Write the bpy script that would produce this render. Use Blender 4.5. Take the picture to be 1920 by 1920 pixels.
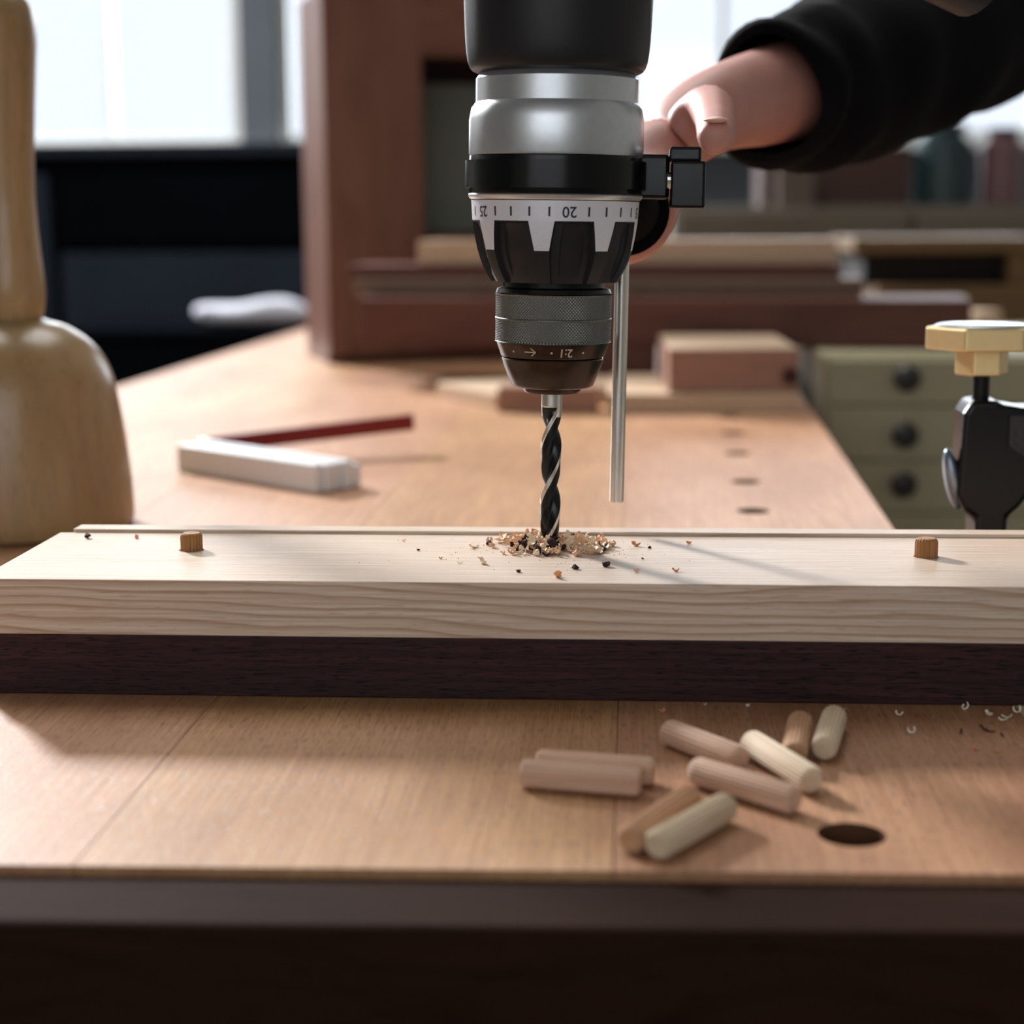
import bpy, bmesh, math, random
from mathutils import Vector, Matrix
random.seed(7)
S = bpy.context.scene
for o in list(bpy.data.objects): bpy.data.objects.remove(o)
COL = S.collection
MM = 0.001
PI = math.pi

# ------------------------------------------------------------------ camera
def cam_axes(p, y, r):
    cp, sp, cy, sy = math.cos(p), math.sin(p), math.cos(y), math.sin(y)
    F = Vector((-sy*cp, cy*cp, -sp)); R = Vector((cy, sy, 0)); U = R.cross(F)
    return R*math.cos(r)+U*math.sin(r), -R*math.sin(r)+U*math.cos(r), F
R_, U_, F_ = cam_axes(0.17148802, 0.06663383, -0.00608896)
cd = bpy.data.cameras.new('camera'); cam = bpy.data.objects.new('camera', cd); COL.objects.link(cam)
m = Matrix.Identity(4)
for i in range(3):
    m[i][0] = R_[i]; m[i][1] = U_[i]; m[i][2] = -F_[i]
m[0][3], m[1][3], m[2][3] = 0, 0, 0.15899
cam.matrix_world = m
cd.sensor_width = 36; cd.lens = 60.0; cd.clip_start = 0.02; cd.clip_end = 60
cd.dof.use_dof = True; cd.dof.focus_distance = 0.604; cd.dof.aperture_fstop = 7.6
S.camera = cam

# ------------------------------------------------------------------ exposure, world, lights
S.view_settings.view_transform = 'Standard'; S.view_settings.look = 'None'
S.view_settings.gamma = 1; S.view_settings.use_curve_mapping = False
S.view_settings.exposure = 0.35
w = bpy.data.worlds.new('world'); S.world = w; w.use_nodes = True
w.node_tree.nodes['Background'].inputs[0].default_value = (0.80, 0.88, 1.0, 1)
w.node_tree.nodes['Background'].inputs[1].default_value = 1.0

def area(name, loc, target, sx, sy, power, col):
    l = bpy.data.lights.new(name, 'AREA'); l.shape = 'RECTANGLE'; l.size = sx; l.size_y = sy
    l.energy = power; l.color = col
    o = bpy.data.objects.new(name, l); COL.objects.link(o); o.location = loc
    o.rotation_euler = (Vector(target)-Vector(loc)).to_track_quat('-Z', 'Y').to_euler()
    return o
KAZ, KEL, KD = math.radians(37), math.radians(24.5), 7.0
kx, ky, kz = -math.sin(KAZ)*math.cos(KEL)*KD, 0.6+math.cos(KAZ)*math.cos(KEL)*KD, math.sin(KEL)*KD
area('key_window_light', (kx, ky, kz), (0, 0.6, 0.04), 0.66, 0.72, 660, (0.98, 0.98, 1.0))
area('overhead_fill_light', (-0.5, 1.9, 2.3), (-0.35, 1.5, 0), 1.8, 1.4, 32, (1.0, 0.98, 0.96))  # soft overhead fill, added; no lamp fixture hangs here
area('rear_fill_light', (-0.5, -2.3, 0.9), (0, 0.6, 0.0), 2.6, 1.4, 9.5, (1.0, 0.98, 0.96))  # added front fill from behind the camera, not a known window

# ------------------------------------------------------------------ helpers
def lin(c):
    c = c/255.0
    return c/12.92 if c <= 0.04045 else ((c+0.055)/1.055)**2.4
def C(r, g, b): return (lin(r), lin(g), lin(b), 1)

class NT:
    def __init__(s, name):
        s.m = bpy.data.materials.new(name); s.m.use_nodes = True
        s.t = s.m.node_tree; s.b = s.t.nodes['Principled BSDF']
    def n(s, k, **kw):
        x = s.t.nodes.new(k)
        for a, v in kw.items(): setattr(x, a, v)
        return x
    def l(s, a, b): s.t.links.new(a, b)
    def coords(s, scale=(1, 1, 1), loc=(0, 0, 0), rot=(0, 0, 0)):
        tc = s.n('ShaderNodeTexCoord'); mp = s.n('ShaderNodeMapping')
        s.l(tc.outputs['Object'], mp.inputs[0])
        mp.inputs['Scale'].default_value = scale; mp.inputs['Location'].default_value = loc
        mp.inputs['Rotation'].default_value = rot
        return mp.outputs[0]
    def noise(s, scale, detail=3, rough=0.5, loc=(0, 0, 0), rot=(0, 0, 0), dist=0):
        x = s.n('ShaderNodeTexNoise'); s.l(s.coords(scale, loc, rot), x.inputs['Vector'])
        x.inputs['Scale'].default_value = 1; x.inputs['Detail'].default_value = detail
        x.inputs['Roughness'].default_value = rough; x.inputs['Distortion'].default_value = dist
        return x.outputs['Fac']
    def math(s, op, a, b=None, c=None, clamp=False):
        x = s.n('ShaderNodeMath', operation=op, use_clamp=clamp)
        for i, v in enumerate((a, b, c)):
            if v is None: continue
            if isinstance(v, (int, float)): x.inputs[i].default_value = v
            else: s.l(v, x.inputs[i])
        return x.outputs[0]
    def ramp(s, f, stops):
        x = s.n('ShaderNodeValToRGB'); s.l(f, x.inputs[0]); e = x.color_ramp.elements
        while len(e) < len(stops): e.new(0.5)
        for i, (p, c) in enumerate(stops):
            e[i].position = p; e[i].color = c if isinstance(c, tuple) else (c, c, c, 1)
        return x.outputs[0]
    def mix(s, f, a, b, mode='MIX'):
        x = s.n('ShaderNodeMix', data_type='RGBA', blend_type=mode)
        for k, v in ((0, f), (6, a), (7, b)):
            if isinstance(v, (int, float, tuple)): x.inputs[k].default_value = v
            else: s.l(v, x.inputs[k])
        return x.outputs[2]
    def bump(s, h, dist, strength=1.0):
        x = s.n('ShaderNodeBump'); s.l(h, x.inputs['Height'])
        x.inputs['Distance'].default_value = dist; x.inputs['Strength'].default_value = strength
        s.l(x.outputs[0], s.b.inputs['Normal'])
    def col(s, c):
        if isinstance(c, tuple): s.b.inputs['Base Color'].default_value = c
        else: s.l(c, s.b.inputs['Base Color'])
    def rough(s, r):
        if isinstance(r, (int, float)): s.b.inputs['Roughness'].default_value = r
        else: s.l(r, s.b.inputs['Roughness'])

def plain(name, c, rough=0.6, metal=0.0, spec=0.5, nscale=60, namt=0.18, bumpd=0.0, coat=0):
    t = NT(name)
    f = t.noise((nscale,)*3, 4, 0.6)
    d = tuple(x*(1-namt) for x in c[:3])+(1,); l = tuple(min(1, x*(1+namt)) for x in c[:3])+(1,)
    t.col(t.mix(f, d, l)); t.rough(rough)
    t.b.inputs['Metallic'].default_value = metal
    t.b.inputs['Specular IOR Level'].default_value = spec
    t.b.inputs['Coat Weight'].default_value = coat
    if bumpd: t.bump(f, bumpd)
    return t.m

def wood(name, axis, light, dark, pore, ring=(650, 300), ringamt=0.5, fine=0.35, rough=0.55,
         poreamt=0.5, blotch=0.25, k=1.0, wob=1.5, bumpd=0.0001, spec=0.22, poreden=0.62, porek=1.0):
    """grain runs along axis (0 x, 1 y, 2 z); k scales the feature frequency"""
    t = NT(name)
    def sc(a, b, c=None):
        c = b if c is None else c
        v = [b*k, c*k]; out = []
        for i in range(3): out.append(a*k if i == axis else v.pop(0))
        return tuple(out)
    sx = t.n('ShaderNodeSeparateXYZ'); t.l(t.coords(), sx.inputs[0])
    perp = [i for i in range(3) if i != axis]
    nz = t.noise(sc(4.5, 30), 2, 0.5)
    nz2 = t.noise(sc(25, 90), 2, 0.5, loc=(3, 1, 7))
    v = t.math('MULTIPLY', sx.outputs[perp[0]], ring[0]*k)
    v = t.math('ADD', v, t.math('MULTIPLY', sx.outputs[perp[1]], ring[1]*k))
    v = t.math('ADD', v, t.math('MULTIPLY', nz, wob*4))
    v = t.math('ADD', v, t.math('MULTIPLY', nz2, wob*0.5))
    fr = t.math('FRACT', v)
    rg = t.ramp(fr, [(0.0, 0.15), (0.45, 0.2), (0.86, 1.0), (1.0, 0.1)])
    fi = t.noise(sc(14, 900), 3, 0.6)
    c = t.mix(t.math('MULTIPLY', rg, ringamt), light, dark)
    c = t.mix(t.math('MULTIPLY', t.ramp(fi, [(0.35, 0.0), (0.65, 1.0)]), fine), c, dark)
    bl = t.noise(sc(5, 16), 3, 0.55, loc=(9, 4, 2))
    c = t.mix(t.math('MULTIPLY', t.ramp(bl, [(0.35, 0.0), (0.7, 1.0)]), blotch), c, dark)
    po = t.noise(sc(75*porek, 1000*porek), 2, 0.5, loc=(1, 2, 3))
    pm = t.ramp(po, [(poreden, 0.0), (poreden+0.07, 1.0)])
    c = t.mix(t.math('MULTIPLY', pm, poreamt), c, pore)
    t.col(c); t.rough(rough); t.b.inputs['Specular IOR Level'].default_value = spec
    if bumpd: t.bump(t.math('SUBTRACT', fi, pm), bumpd, 0.5)
    return t.m

def bake(o):
    dg = bpy.context.evaluated_depsgraph_get()
    me = bpy.data.meshes.new_from_object(o.evaluated_get(dg))
    o.modifiers.clear(); o.data = me
def finish(name, me, mats, parent=None, smooth=False, bevel=0.0, seg=2, ang=35):
    o = bpy.data.objects.new(name, me); COL.objects.link(o)
    if not isinstance(mats, (list, tuple)): mats = [mats]
    for x in mats: me.materials.append(x)
    if parent is not None: o.parent = parent
    if smooth:
        for p in me.polygons: p.use_smooth = True
        me.set_sharp_from_angle(angle=math.radians(ang))
    if bevel:
        b = o.modifiers.new('bevel', 'BEVEL'); b.width = bevel*MM; b.segments = seg; b.limit_method = 'ANGLE'
    return o
def obj(name, bm, mats, parent=None, smooth=False, bevel=0.0, seg=2, ang=35, xf=None):
    """bm is in millimetres"""
    bmesh.ops.recalc_face_normals(bm, faces=bm.faces[:])
    if xf is not None: bmesh.ops.transform(bm, matrix=xf, verts=bm.verts[:])
    bmesh.ops.scale(bm, vec=(MM, MM, MM), verts=bm.verts[:])
    me = bpy.data.meshes.new(name); bm.to_mesh(me); bm.free()
    return finish(name, me, mats, parent, smooth, bevel, seg, ang)
def empty(name, loc=(0, 0, 0), rot=(0, 0, 0)):
    o = bpy.data.objects.new(name, None); COL.objects.link(o); o.empty_display_size = 0.01
    o.location = Vector(loc)*MM; o.rotation_euler = rot
    return o
def tag(o, label=None, cat=None, group=None, kind=None):
    if label: o['label'] = label
    if cat: o['category'] = cat
    if group: o['group'] = group
    if kind: o['kind'] = kind
    return o
def BM(): return bmesh.new()
def box(bm, x0, x1, y0, y1, z0, z1, mi=0):
    v = [bm.verts.new((x, y, z)) for x in (x0, x1) for y in (y0, y1) for z in (z0, z1)]
    for f in ((0, 1, 3, 2), (4, 6, 7, 5), (0, 4, 5, 1), (2, 3, 7, 6), (0, 2, 6, 4), (1, 5, 7, 3)):
        bm.faces.new([v[i] for i in f]).material_index = mi
    return bm
def prism(bm, pts, h0, h1, axis=2, mi=0):
    """extrude a 2-D outline along an axis"""
    def P(a, b, h): return {2: (a, b, h), 1: (a, h, b), 0: (h, a, b)}[axis]
    a = [bm.verts.new(P(x, y, h0)) for x, y in pts]; b = [bm.verts.new(P(x, y, h1)) for x, y in pts]
    n = len(pts)
    fs = [bm.faces.new(a), bm.faces.new(b[::-1])]
    for i in range(n): fs.append(bm.faces.new((a[i], b[i], b[(i+1) % n], a[(i+1) % n])))
    for f in fs: f.material_index = mi
    return bm
def lathe(bm, prof, n=64, cx=0, cy=0, mi=0, cap=True):
    """prof: list of (r, z)"""
    rings = []
    for r, z in prof:
        if r < 1e-6: rings.append([bm.verts.new((cx, cy, z))])
        else: rings.append([bm.verts.new((cx+r*math.cos(2*PI*i/n), cy+r*math.sin(2*PI*i/n), z)) for i in range(n)])
    for a, b in zip(rings, rings[1:]):
        for i in range(n):
            j = (i+1) % n
            if len(a) == 1 and len(b) == 1: continue
            if len(a) == 1: f = bm.faces.new((a[0], b[i], b[j]))
            elif len(b) == 1: f = bm.faces.new((a[i], b[0], a[j]))
            else: f = bm.faces.new((a[i], b[i], b[j], a[j]))
            f.material_index = mi
    if cap:
        for r in (rings[0], rings[-1]):
            if len(r) > 1: bm.faces.new(r).material_index = mi
    return bm
def smoothprof(pts, sub=6):
    """Catmull-Rom through (r, z) points"""
    out = []
    p = [pts[0]]+list(pts)+[pts[-1]]
    for i in range(1, len(p)-2):
        for k in range(sub):
            t = k/sub
            out.append(tuple(0.5*((2*p[i][j])+(-p[i-1][j]+p[i+1][j])*t+(2*p[i-1][j]-5*p[i][j]+4*p[i+1][j]-p[i+2][j])*t*t+(-p[i-1][j]+3*p[i][j]-3*p[i+1][j]+p[i+2][j])*t**3) for j in (0, 1)))
    out.append(tuple(pts[-1]))
    return out
def tube(bm, pts, r, n=12, mi=0):
    pts = [Vector(p) for p in pts]; rings = []
    up = Vector((0, 0, 1))
    for i, p in enumerate(pts):
        d = (pts[min(i+1, len(pts)-1)]-pts[max(i-1, 0)]).normalized()
        a = d.cross(up)
        if a.length < 1e-3: a = d.cross(Vector((0, 1, 0)))
        a.normalize(); b = d.cross(a)
        rr = r[i] if isinstance(r, (list, tuple)) else r
        rings.append([bm.verts.new(p+a*rr*math.cos(2*PI*k/n)+b*rr*math.sin(2*PI*k/n)) for k in range(n)])
    for A, B in zip(rings, rings[1:]):
        for k in range(n): bm.faces.new((A[k], B[k], B[(k+1) % n], A[(k+1) % n])).material_index = mi
    bm.faces.new(rings[0]).material_index = mi; bm.faces.new(rings[-1][::-1]).material_index = mi
    return bm
def cut(o, cutters):
    for c in cutters:
        b = o.modifiers.new('cut', 'BOOLEAN'); b.object = c; b.operation = 'DIFFERENCE'; b.solver = 'EXACT'; b.material_mode = 'TRANSFER'
    bpy.context.view_layer.update(); bake(o)
    for c in cutters: bpy.data.objects.remove(c)
def cyl(x, y, z0, z1, r, n=32, mat=None):
    return obj('cutter', lathe(BM(), [(r, z0), (r, z1)], n, x, y), [mat] if mat else [])

# ------------------------------------------------------------------ materials
M = {}
M['bench'] = wood('bench_beech', 1, C(202, 158, 114), C(142, 94, 56), C(74, 46, 28), ring=(36, 20), ringamt=0.22,
                  fine=0.55, rough=0.5, poreamt=0.5, blotch=0.6, wob=2.5, spec=0.5, poreden=0.58, porek=1.9)
M['bench2'] = wood('bench_beech_pink', 1, C(200, 154, 118), C(144, 94, 62), C(78, 48, 32), ring=(30, 22), ringamt=0.2,
                   fine=0.55, rough=0.5, poreamt=0.5, blotch=0.6, wob=2.5, spec=0.5, poreden=0.58, porek=1.9)
M['ash'] = wood('pale_ash', 0, C(232, 217, 201), C(150, 110, 74), C(160, 128, 98), ring=(560, 290), ringamt=0.62,
                fine=0.36, rough=0.5, poreamt=0.35, blotch=0.15, porek=1.4, wob=1.6, bumpd=0.00006)
M['walnut'] = wood('dark_walnut', 0, C(72, 42, 42), C(30, 16, 17), C(8, 5, 5), ring=(150, 190), ringamt=0.45,
                   fine=0.6, rough=0.5, poreamt=0.9, blotch=0.4, wob=1.6, poreden=0.55, porek=1.9, spec=0.2)
M['dowel'] = wood('dowel_beech', 0, C(222, 190, 168), C(178, 138, 112), C(150, 110, 85), ring=(300, 200), ringamt=0.2,
                  fine=0.35, rough=0.6, poreamt=0.3, blotch=0.3)
M['dowel_warm'] = wood('dowel_beech_warm', 0, C(206, 164, 130), C(164, 118, 84), C(130, 90, 64), ring=(300, 200), ringamt=0.2,
                       fine=0.35, rough=0.6, poreamt=0.3, blotch=0.3)
M['dowel_pale'] = wood('dowel_beech_pale', 0, C(226, 208, 182), C(186, 160, 130), C(150, 125, 95), ring=(300, 200), ringamt=0.2,
                       fine=0.35, rough=0.6, poreamt=0.3, blotch=0.3)
M['peg'] = wood('peg_beech', 2, C(186, 138, 92), C(134, 90, 50), C(100, 66, 40), ring=(500, 300), ringamt=0.3,
                fine=0.5, rough=0.6, poreamt=0.3)
M['redwood'] = wood('reddish_walnut', 0, C(112, 74, 64), C(74, 44, 38), C(50, 30, 26), ring=(120, 90), k=0.6, ringamt=0.4, blotch=0.4)
M['cabwood'] = wood('walnut_veneer', 2, C(128, 92, 78), C(92, 60, 50), C(60, 36, 30), ring=(60, 40), k=0.5, ringamt=0.5, blotch=0.5, rough=0.45)
M['cabwoodx'] = wood('walnut_rail', 0, C(122, 84, 70), C(88, 56, 47), C(60, 36, 30), ring=(60, 40), k=0.5, ringamt=0.5, blotch=0.5, rough=0.45)
M['block'] = wood('block_pine', 0, C(214, 190, 164), C(180, 150, 120), C(150, 115, 85), ring=(120, 160), ringamt=0.3, k=0.6)
M['blockpink'] = wood('block_pear', 0, C(172, 134, 118), C(140, 102, 88), C(110, 70, 60), ring=(100, 160), ringamt=0.3, k=0.6)
M['brownboard'] = wood('brown_grey_board', 0, C(128, 108, 92), C(92, 72, 60), C(60, 40, 30), ring=(100, 160), ringamt=0.3, k=0.5)
M['oldwood'] = wood('old_oak', 0, C(112, 88, 58), C(76, 58, 38), C(50, 35, 22), ring=(100, 160), ringamt=0.4, k=0.4, blotch=0.5)

M['rail'] = wood('dark_brown_rail', 0, C(50, 31, 22), C(28, 17, 12), C(16, 10, 7), ring=(60, 40), ringamt=0.4, rough=0.8, spec=0.05)  # far darker brown than the bench boards
M['hole'] = plain('dog_hole_shade', C(92, 64, 46), 0.9, spec=0.05)  # shade inside the dog holes put into a darker wall colour
# ------------------------------------------------------------------ the room
FLOOR = -900
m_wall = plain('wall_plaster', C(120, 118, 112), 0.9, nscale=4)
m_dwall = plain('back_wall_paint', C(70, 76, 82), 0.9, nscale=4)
m_floor = plain('concrete_floor', C(96, 92, 86), 0.8, nscale=6, namt=0.3)
m_frame = plain('window_paint', C(190, 192, 190), 0.5)
def struct(name, o): tag(o, kind='structure'); return o
RX0, RX1, RY0, RY1, RZ1 = -4300, 2600, -2600, 6500, 3700
struct('floor', obj('floor', box(BM(), RX0-200, RX1+200, RY0-200, RY1+200, FLOOR-100, FLOOR), m_floor))
struct('ceiling', obj('ceiling', box(BM(), RX0-200, RX1+200, RY0-200, RY1+200, RZ1, RZ1+100), m_wall))
def wallbm(openings, along, a0, a1, t0, t1):
    """wall with rectangular openings (u0, u1, z0, z1); along = 'x' or 'y'"""
    bm = BM()
    def bb(u0, u1, z0, z1):
        if u1-u0 < 1 or z1-z0 < 1: return
        if along == 'x': box(bm, u0, u1, t0, t1, z0, z1)
        else: box(bm, t0, t1, u0, u1, z0, z1)
    ops = sorted(openings); cur = a0
    for u0, u1, z0, z1 in ops:
        bb(cur, u0, FLOOR, RZ1); bb(u0, u1, FLOOR, z0); bb(u0, u1, z1, RZ1); cur = u1
    bb(cur, a1, FLOOR, RZ1)
    return bm
backops = [(-2450, -1450, 420, 1900), (-1300, -300, 420, 1900), (-150, 850, 420, 1900), (1000, 2000, 420, 1900)]
struct('w', obj('wall_back', wallbm(backops, 'x', RX0, RX1, RY1, RY1+120), m_dwall))
kwy = ky/MM
struct('w', obj('wall_left', wallbm([(4700, 6300, 1700, 3400)], 'y', RY0, RY1, RX0-120, RX0), m_wall))
struct('w', obj('wall_right', wallbm([], 'y', RY0, RY1, RX1, RX1+120), m_wall))
struct('w', obj('wall_front', wallbm([(-1800, 800, 200, 1600)], 'x', RX0, RX1, RY0-120, RY0), m_wall))
# glass lets the daylight through with a faint surface reflection
g = NT('window_glass'); tr = g.n('ShaderNodeBsdfTransparent'); gl = g.n('ShaderNodeBsdfGlossy'); mx = g.n('ShaderNodeMixShader')
gl.inputs['Roughness'].default_value = 0.05; mx.inputs[0].default_value = 0.06
g.l(tr.outputs[0], mx.inputs[1]); g.l(gl.outputs[0], mx.inputs[2])
g.l(mx.outputs[0], g.t.nodes['Material Output'].inputs[0])
M['glass'] = g.m
wn = 0
def window(u0, u1, z0, z1, plane, t, along):
    global wn; wn += 1
    e = empty('window_%d' % wn); tag(e, kind='structure')
    def bb(a0, a1, b0, b1, d=35):
        return box(BM(), a0, a1, plane, plane+d*t, b0, b1) if along == 'x' else box(BM(), plane, plane+d*t, a0, a1, b0, b1)
    for a in ((u0, u0+45, z0, z1), (u1-45, u1, z0, z1), (u0+45, u1-45, z0, z0+45), (u0+45, u1-45, z1-45, z1)):
        obj('window_frame', bb(*a), m_frame, e, bevel=4)
    um = (u0+u1)/2; zm = z0+(z1-z0)*0.6
    obj('glazing_bar', bb(um-15, um+15, z0+45, z1-45, 30), m_frame, e)
    for a, b in ((u0+45, um-15), (um+15, u1-45)):
        obj('glazing_bar', bb(a, b, zm-14, zm+14, 28), m_frame, e)
        for c, d in ((z0+45, zm-14), (zm+14, z1-45)):
            obj('pane', (box(BM(), a, b, plane+12*t, plane+16*t, c, d) if along == 'x' else box(BM(), plane+12*t, plane+16*t, a, b, c, d)), M['glass'], e)
    return e
for u0, u1, z0, z1 in backops: window(u0, u1, z0, z1, RY1+20, 1, 'x')
window(4700, 6300, 1700, 3400, RX0-20, -1, 'y')
window(-1800, 800, 200, 1600, RY0-20, -1, 'x')
struct('t', obj('trim_1', box(BM(), -2500, 2050, RY1-60, RY1, 392, 420), m_frame, bevel=3))
# daylight entering the back windows
for u0, u1, z0, z1 in backops:
    area('back_window_daylight', ((u0+u1)/2*MM, (RY1+110)*MM, (z0+z1)/2*MM), ((u0+u1)/2*MM, 0, (z0+z1)/2*MM), (u1-u0)*MM, (z1-z0)*MM, 34, (0.86, 0.93, 1.0))

# ------------------------------------------------------------------ workbench
wb = empty('workbench', (0, 0, 0)); tag(wb, 'long worn beech workbench with wide boards and a row of round dog holes', 'workbench')
TH = 75
def edge_r(y): return 133.5+(y-720)*0.0292      # right edge runs a little outwards
def edge_l(y): return -(505-(y-1000)*0.0272) + 0
Y0, Y1 = 397.5, 3000
seams = [(-396, 1.5), (-264, 1.5), (-136.7, 1.0), (-1.6, 0.5)]
def bx(i, y):
    if i == 0: return edge_l(y)
    if i == 5: return edge_r(y)
    return seams[i-1][0] + (y-540)*0.004*(i-3)
mats = [M['bench2'], M['bench'], M['bench2'], M['bench'], M['bench2']]
planks = []
for i in range(5):
    g_ = 0.12 if i else 0; g2 = 0.12 if i < 4 else 0
    ya = Y0-(0 if i > 2 else -0.0) ; 
    pts = [(bx(i, Y0)+g_, Y0-2.4-0.0+(-0.8 if i < 2 else 0)), (bx(i+1, Y0)-g2, Y0), (bx(i+1, Y1)-g2, Y1), (bx(i, Y1)+g_, Y1)]
    pts[0] = (pts[0][0], 396.0+(pts[0][0]+155)*0.025); pts[1] = (pts[1][0], 396.0+(pts[1][0]+155)*0.025)
    o = obj('plank', prism(BM(), pts, -TH, 0.0), [mats[i], M['bench']], wb)
    # shift each board's figure so neighbours differ
    planks.append(o)
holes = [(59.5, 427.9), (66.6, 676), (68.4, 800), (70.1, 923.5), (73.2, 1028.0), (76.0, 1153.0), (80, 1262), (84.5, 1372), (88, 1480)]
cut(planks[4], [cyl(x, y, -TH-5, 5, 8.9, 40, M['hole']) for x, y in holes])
for i, p in enumerate(planks):
    b = p.modifiers.new('bevel', 'BEVEL'); b.width = 0.18*MM; b.segments = 2; b.limit_method = 'ANGLE'; b.angle_limit = math.radians(60)
apron = BM(); prism(apron, [(-470, 388.2-30), (130, 403.2-30), (130, 403.0), (-470, 388.0)], -110, -2.2)
obj('front_rail', apron, M['rail'], wb, bevel=1.5)
for x in (-440, 60):
    for y in (520, 2780):
        obj('leg', box(BM(), x-45, x+45, y-45, y+45, FLOOR, -TH-90), M['bench'], wb, bevel=3)
for y in (520, 2780): obj('stretcher', box(BM(), -470, 100, y-30, y+30, -TH-90, -TH), M['bench'], wb, bevel=3)

# ------------------------------------------------------------------ the two boards being joined
BX0, BX1, BY0, BY1 = -216.9, 330, 548.9, 634
ZJ = 20.9
pb = obj('pale_board', box(BM(), BX0, BX1, BY0, BY1, ZJ+0.15, 40), M['ash'])
tag(pb, 'pale ash board with flowing brown grain, lying on the dark board under the drill', 'board')
BITX, BITY = -27.3, 615.0
PEGS = [(-157.3, 602.0), (106.3, 598.6)]
cut(pb, [cyl(BITX, BITY, 26, 45, 4.0), cyl(PEGS[0][0], PEGS[0][1], 22, 45, 4.45), cyl(PEGS[1][0], PEGS[1][1], 22, 45, 4.2)])
b = pb.modifiers.new('bevel', 'BEVEL'); b.width = 0.3*MM; b.segments = 2; b.limit_method = 'ANGLE'; b.angle_limit = math.radians(60)
db = obj('dark_board', box(BM(), BX0-2.0, BX1, BY0+0.5, BY1, 0.02, ZJ), M['walnut'], bevel=0.5)
tag(db, 'dark walnut board lying on the bench beneath the pale board', 'board')
bt = obj('batten', box(BM(), BX0+5, BX1+40, BY1+0.6, BY1+10.5, 0.02, 41.3), M['ash'], bevel=0.4)
tag(bt, 'thin pale wooden batten standing on edge along the back of the boards', 'batten')

# ------------------------------------------------------------------ fluted dowels
def dowel_bm(L, r=4.0, axis='x', nf=20):
    prof = [(0.0, 0), (r-1.0, 0), (r-0.35, 0.45), (r, 1.3), (r, L/2), (r, L-1.3), (r-0.35, L-0.45), (r-1.0, L), (0.0, L)]
    bm = BM(); n = nf*4; rings = []
    for rr, z in prof:
        if rr == 0: rings.append([bm.verts.new((0, 0, z))]); continue
        ring = []
        for i in range(n):
            g = (0.0, 0.0, -0.32, -0.32)[i % 4] if rr > r-0.5 else 0
            a = 2*PI*i/n; ring.append(bm.verts.new(((rr+g)*math.cos(a), (rr+g)*math.sin(a), z)))
        rings.append(ring)
    for a, b in zip(rings, rings[1:]):
        for i in range(n):
            j = (i+1) % n
            if len(a) == 1: bm.faces.new((a[0], b[i], b[j]))
            elif len(b) == 1: bm.faces.new((a[i], b[0], a[j]))
            else: bm.faces.new((a[i], b[i], b[j], a[j]))
    if axis == 'x': bmesh.ops.rotate(bm, verts=bm.verts[:], cent=(0, 0, 0), matrix=Matrix.Rotation(PI/2, 3, 'Y'))
    return bm
DW = [
 ((-28.6, 462.0), (5.0, 455.4), 4, 4, 'dowel', 'pinkish fluted dowel nearest the camera in the left pair, lying crosswise'),
 ((-24.6, 471.0), (8.8, 464.9), 4, 4, 'dowel', 'fluted dowel lying close behind its twin in the left pair'),
 ((13.6, 503.2), (34.0, 476.8), 4, 4, 'dowel', 'fluted dowel pointing at the short board side, leftmost of the scattered five, behind the others'),
 ((37.6, 490.5), (52.6, 458.0), 5.0, 4.2, 'dowel_pale', 'palest fluted dowel, resting in the middle of the group of five with one end raised'),
 ((20.2, 466.6), (46.3, 442.6), 4, 4, 'dowel', 'fluted dowel lying in front of the palest dowel, pointing to the dog hole'),
 ((54.9, 515.5), (49.6, 481.5), 4, 4, 'dowel_warm', 'orange brown fluted dowel pointing at the camera beside the deeply grooved one'),
 ((66.2, 522.0), (59.0, 488.0), 4, 4, 'dowel_pale', 'yellowish dowel with deep grooves, furthest right, end grain facing the camera'),
 ((18.4, 443.2), (1.8, 410.6), 4, 4, 'dowel_warm', 'darker dowel, left one of the nearest pair beside the bench front'),
 ((27.6, 437.0), (8.3, 407.0), 4, 4, 'dowel_pale', 'greyish dowel, right one of the nearest pair beside the bench front'),
]
for a, b, za, zb, mt, lab in DW:
    A = Vector((a[0], a[1], za+0.05)); B = Vector((b[0], b[1], zb+0.05)); d = (B-A)
    o = obj('dowel', dowel_bm(d.length), M[mt], smooth=True, ang=25)
    o.location = A*MM
    o.rotation_euler = d.to_track_quat('X', 'Z').to_euler()
    tag(o, lab, 'dowel', 'loose wooden dowels on the bench')
for (x, y), z1, lab in ((PEGS[0], 46.2, 'short dowel peg sticking up from the left end of the pale board'),
                        (PEGS[1], 46.6, 'short dowel peg sticking up from the right end of the pale board')):
    o = obj('dowel_peg', dowel_bm(z1-24, 4.0, 'z'), M['peg'], smooth=True, ang=25)
    o.location = (x*MM, y*MM, 24*MM); tag(o, lab, 'dowel', 'pegs set in the pale board')

# ------------------------------------------------------------------ drill
m_black = plain('black_gloss_plastic', C(10, 12, 13), 0.2, spec=0.28, nscale=900, namt=0.4)
m_matte = plain('black_matte_plastic', C(28, 28, 31), 0.45, spec=0.35, nscale=500, namt=0.2, bumpd=0.00004)
m_silver = plain('silver_print', C(222, 223, 232), 0.4, metal=0.2, nscale=900, namt=0.06)
m_alu = plain('cast_aluminium', C(200, 204, 208), 0.35, metal=0.85, nscale=300, namt=0.1)
m_steel = plain('bright_steel', C(225, 221, 214), 0.27, metal=1.0, nscale=200, namt=0.08)
m_rubber = plain('black_rubber', C(9, 9, 10), 0.85, spec=0.06)
m_gun = plain('worn_gunmetal', C(66, 54, 47), 0.28, metal=0.85, nscale=120, namt=0.5)
m_knurl = plain('knurled_steel', C(112, 115, 112), 0.36, metal=0.8, nscale=200, namt=0.25)
m_print = plain('black_print', C(22, 22, 28), 0.5)
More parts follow.
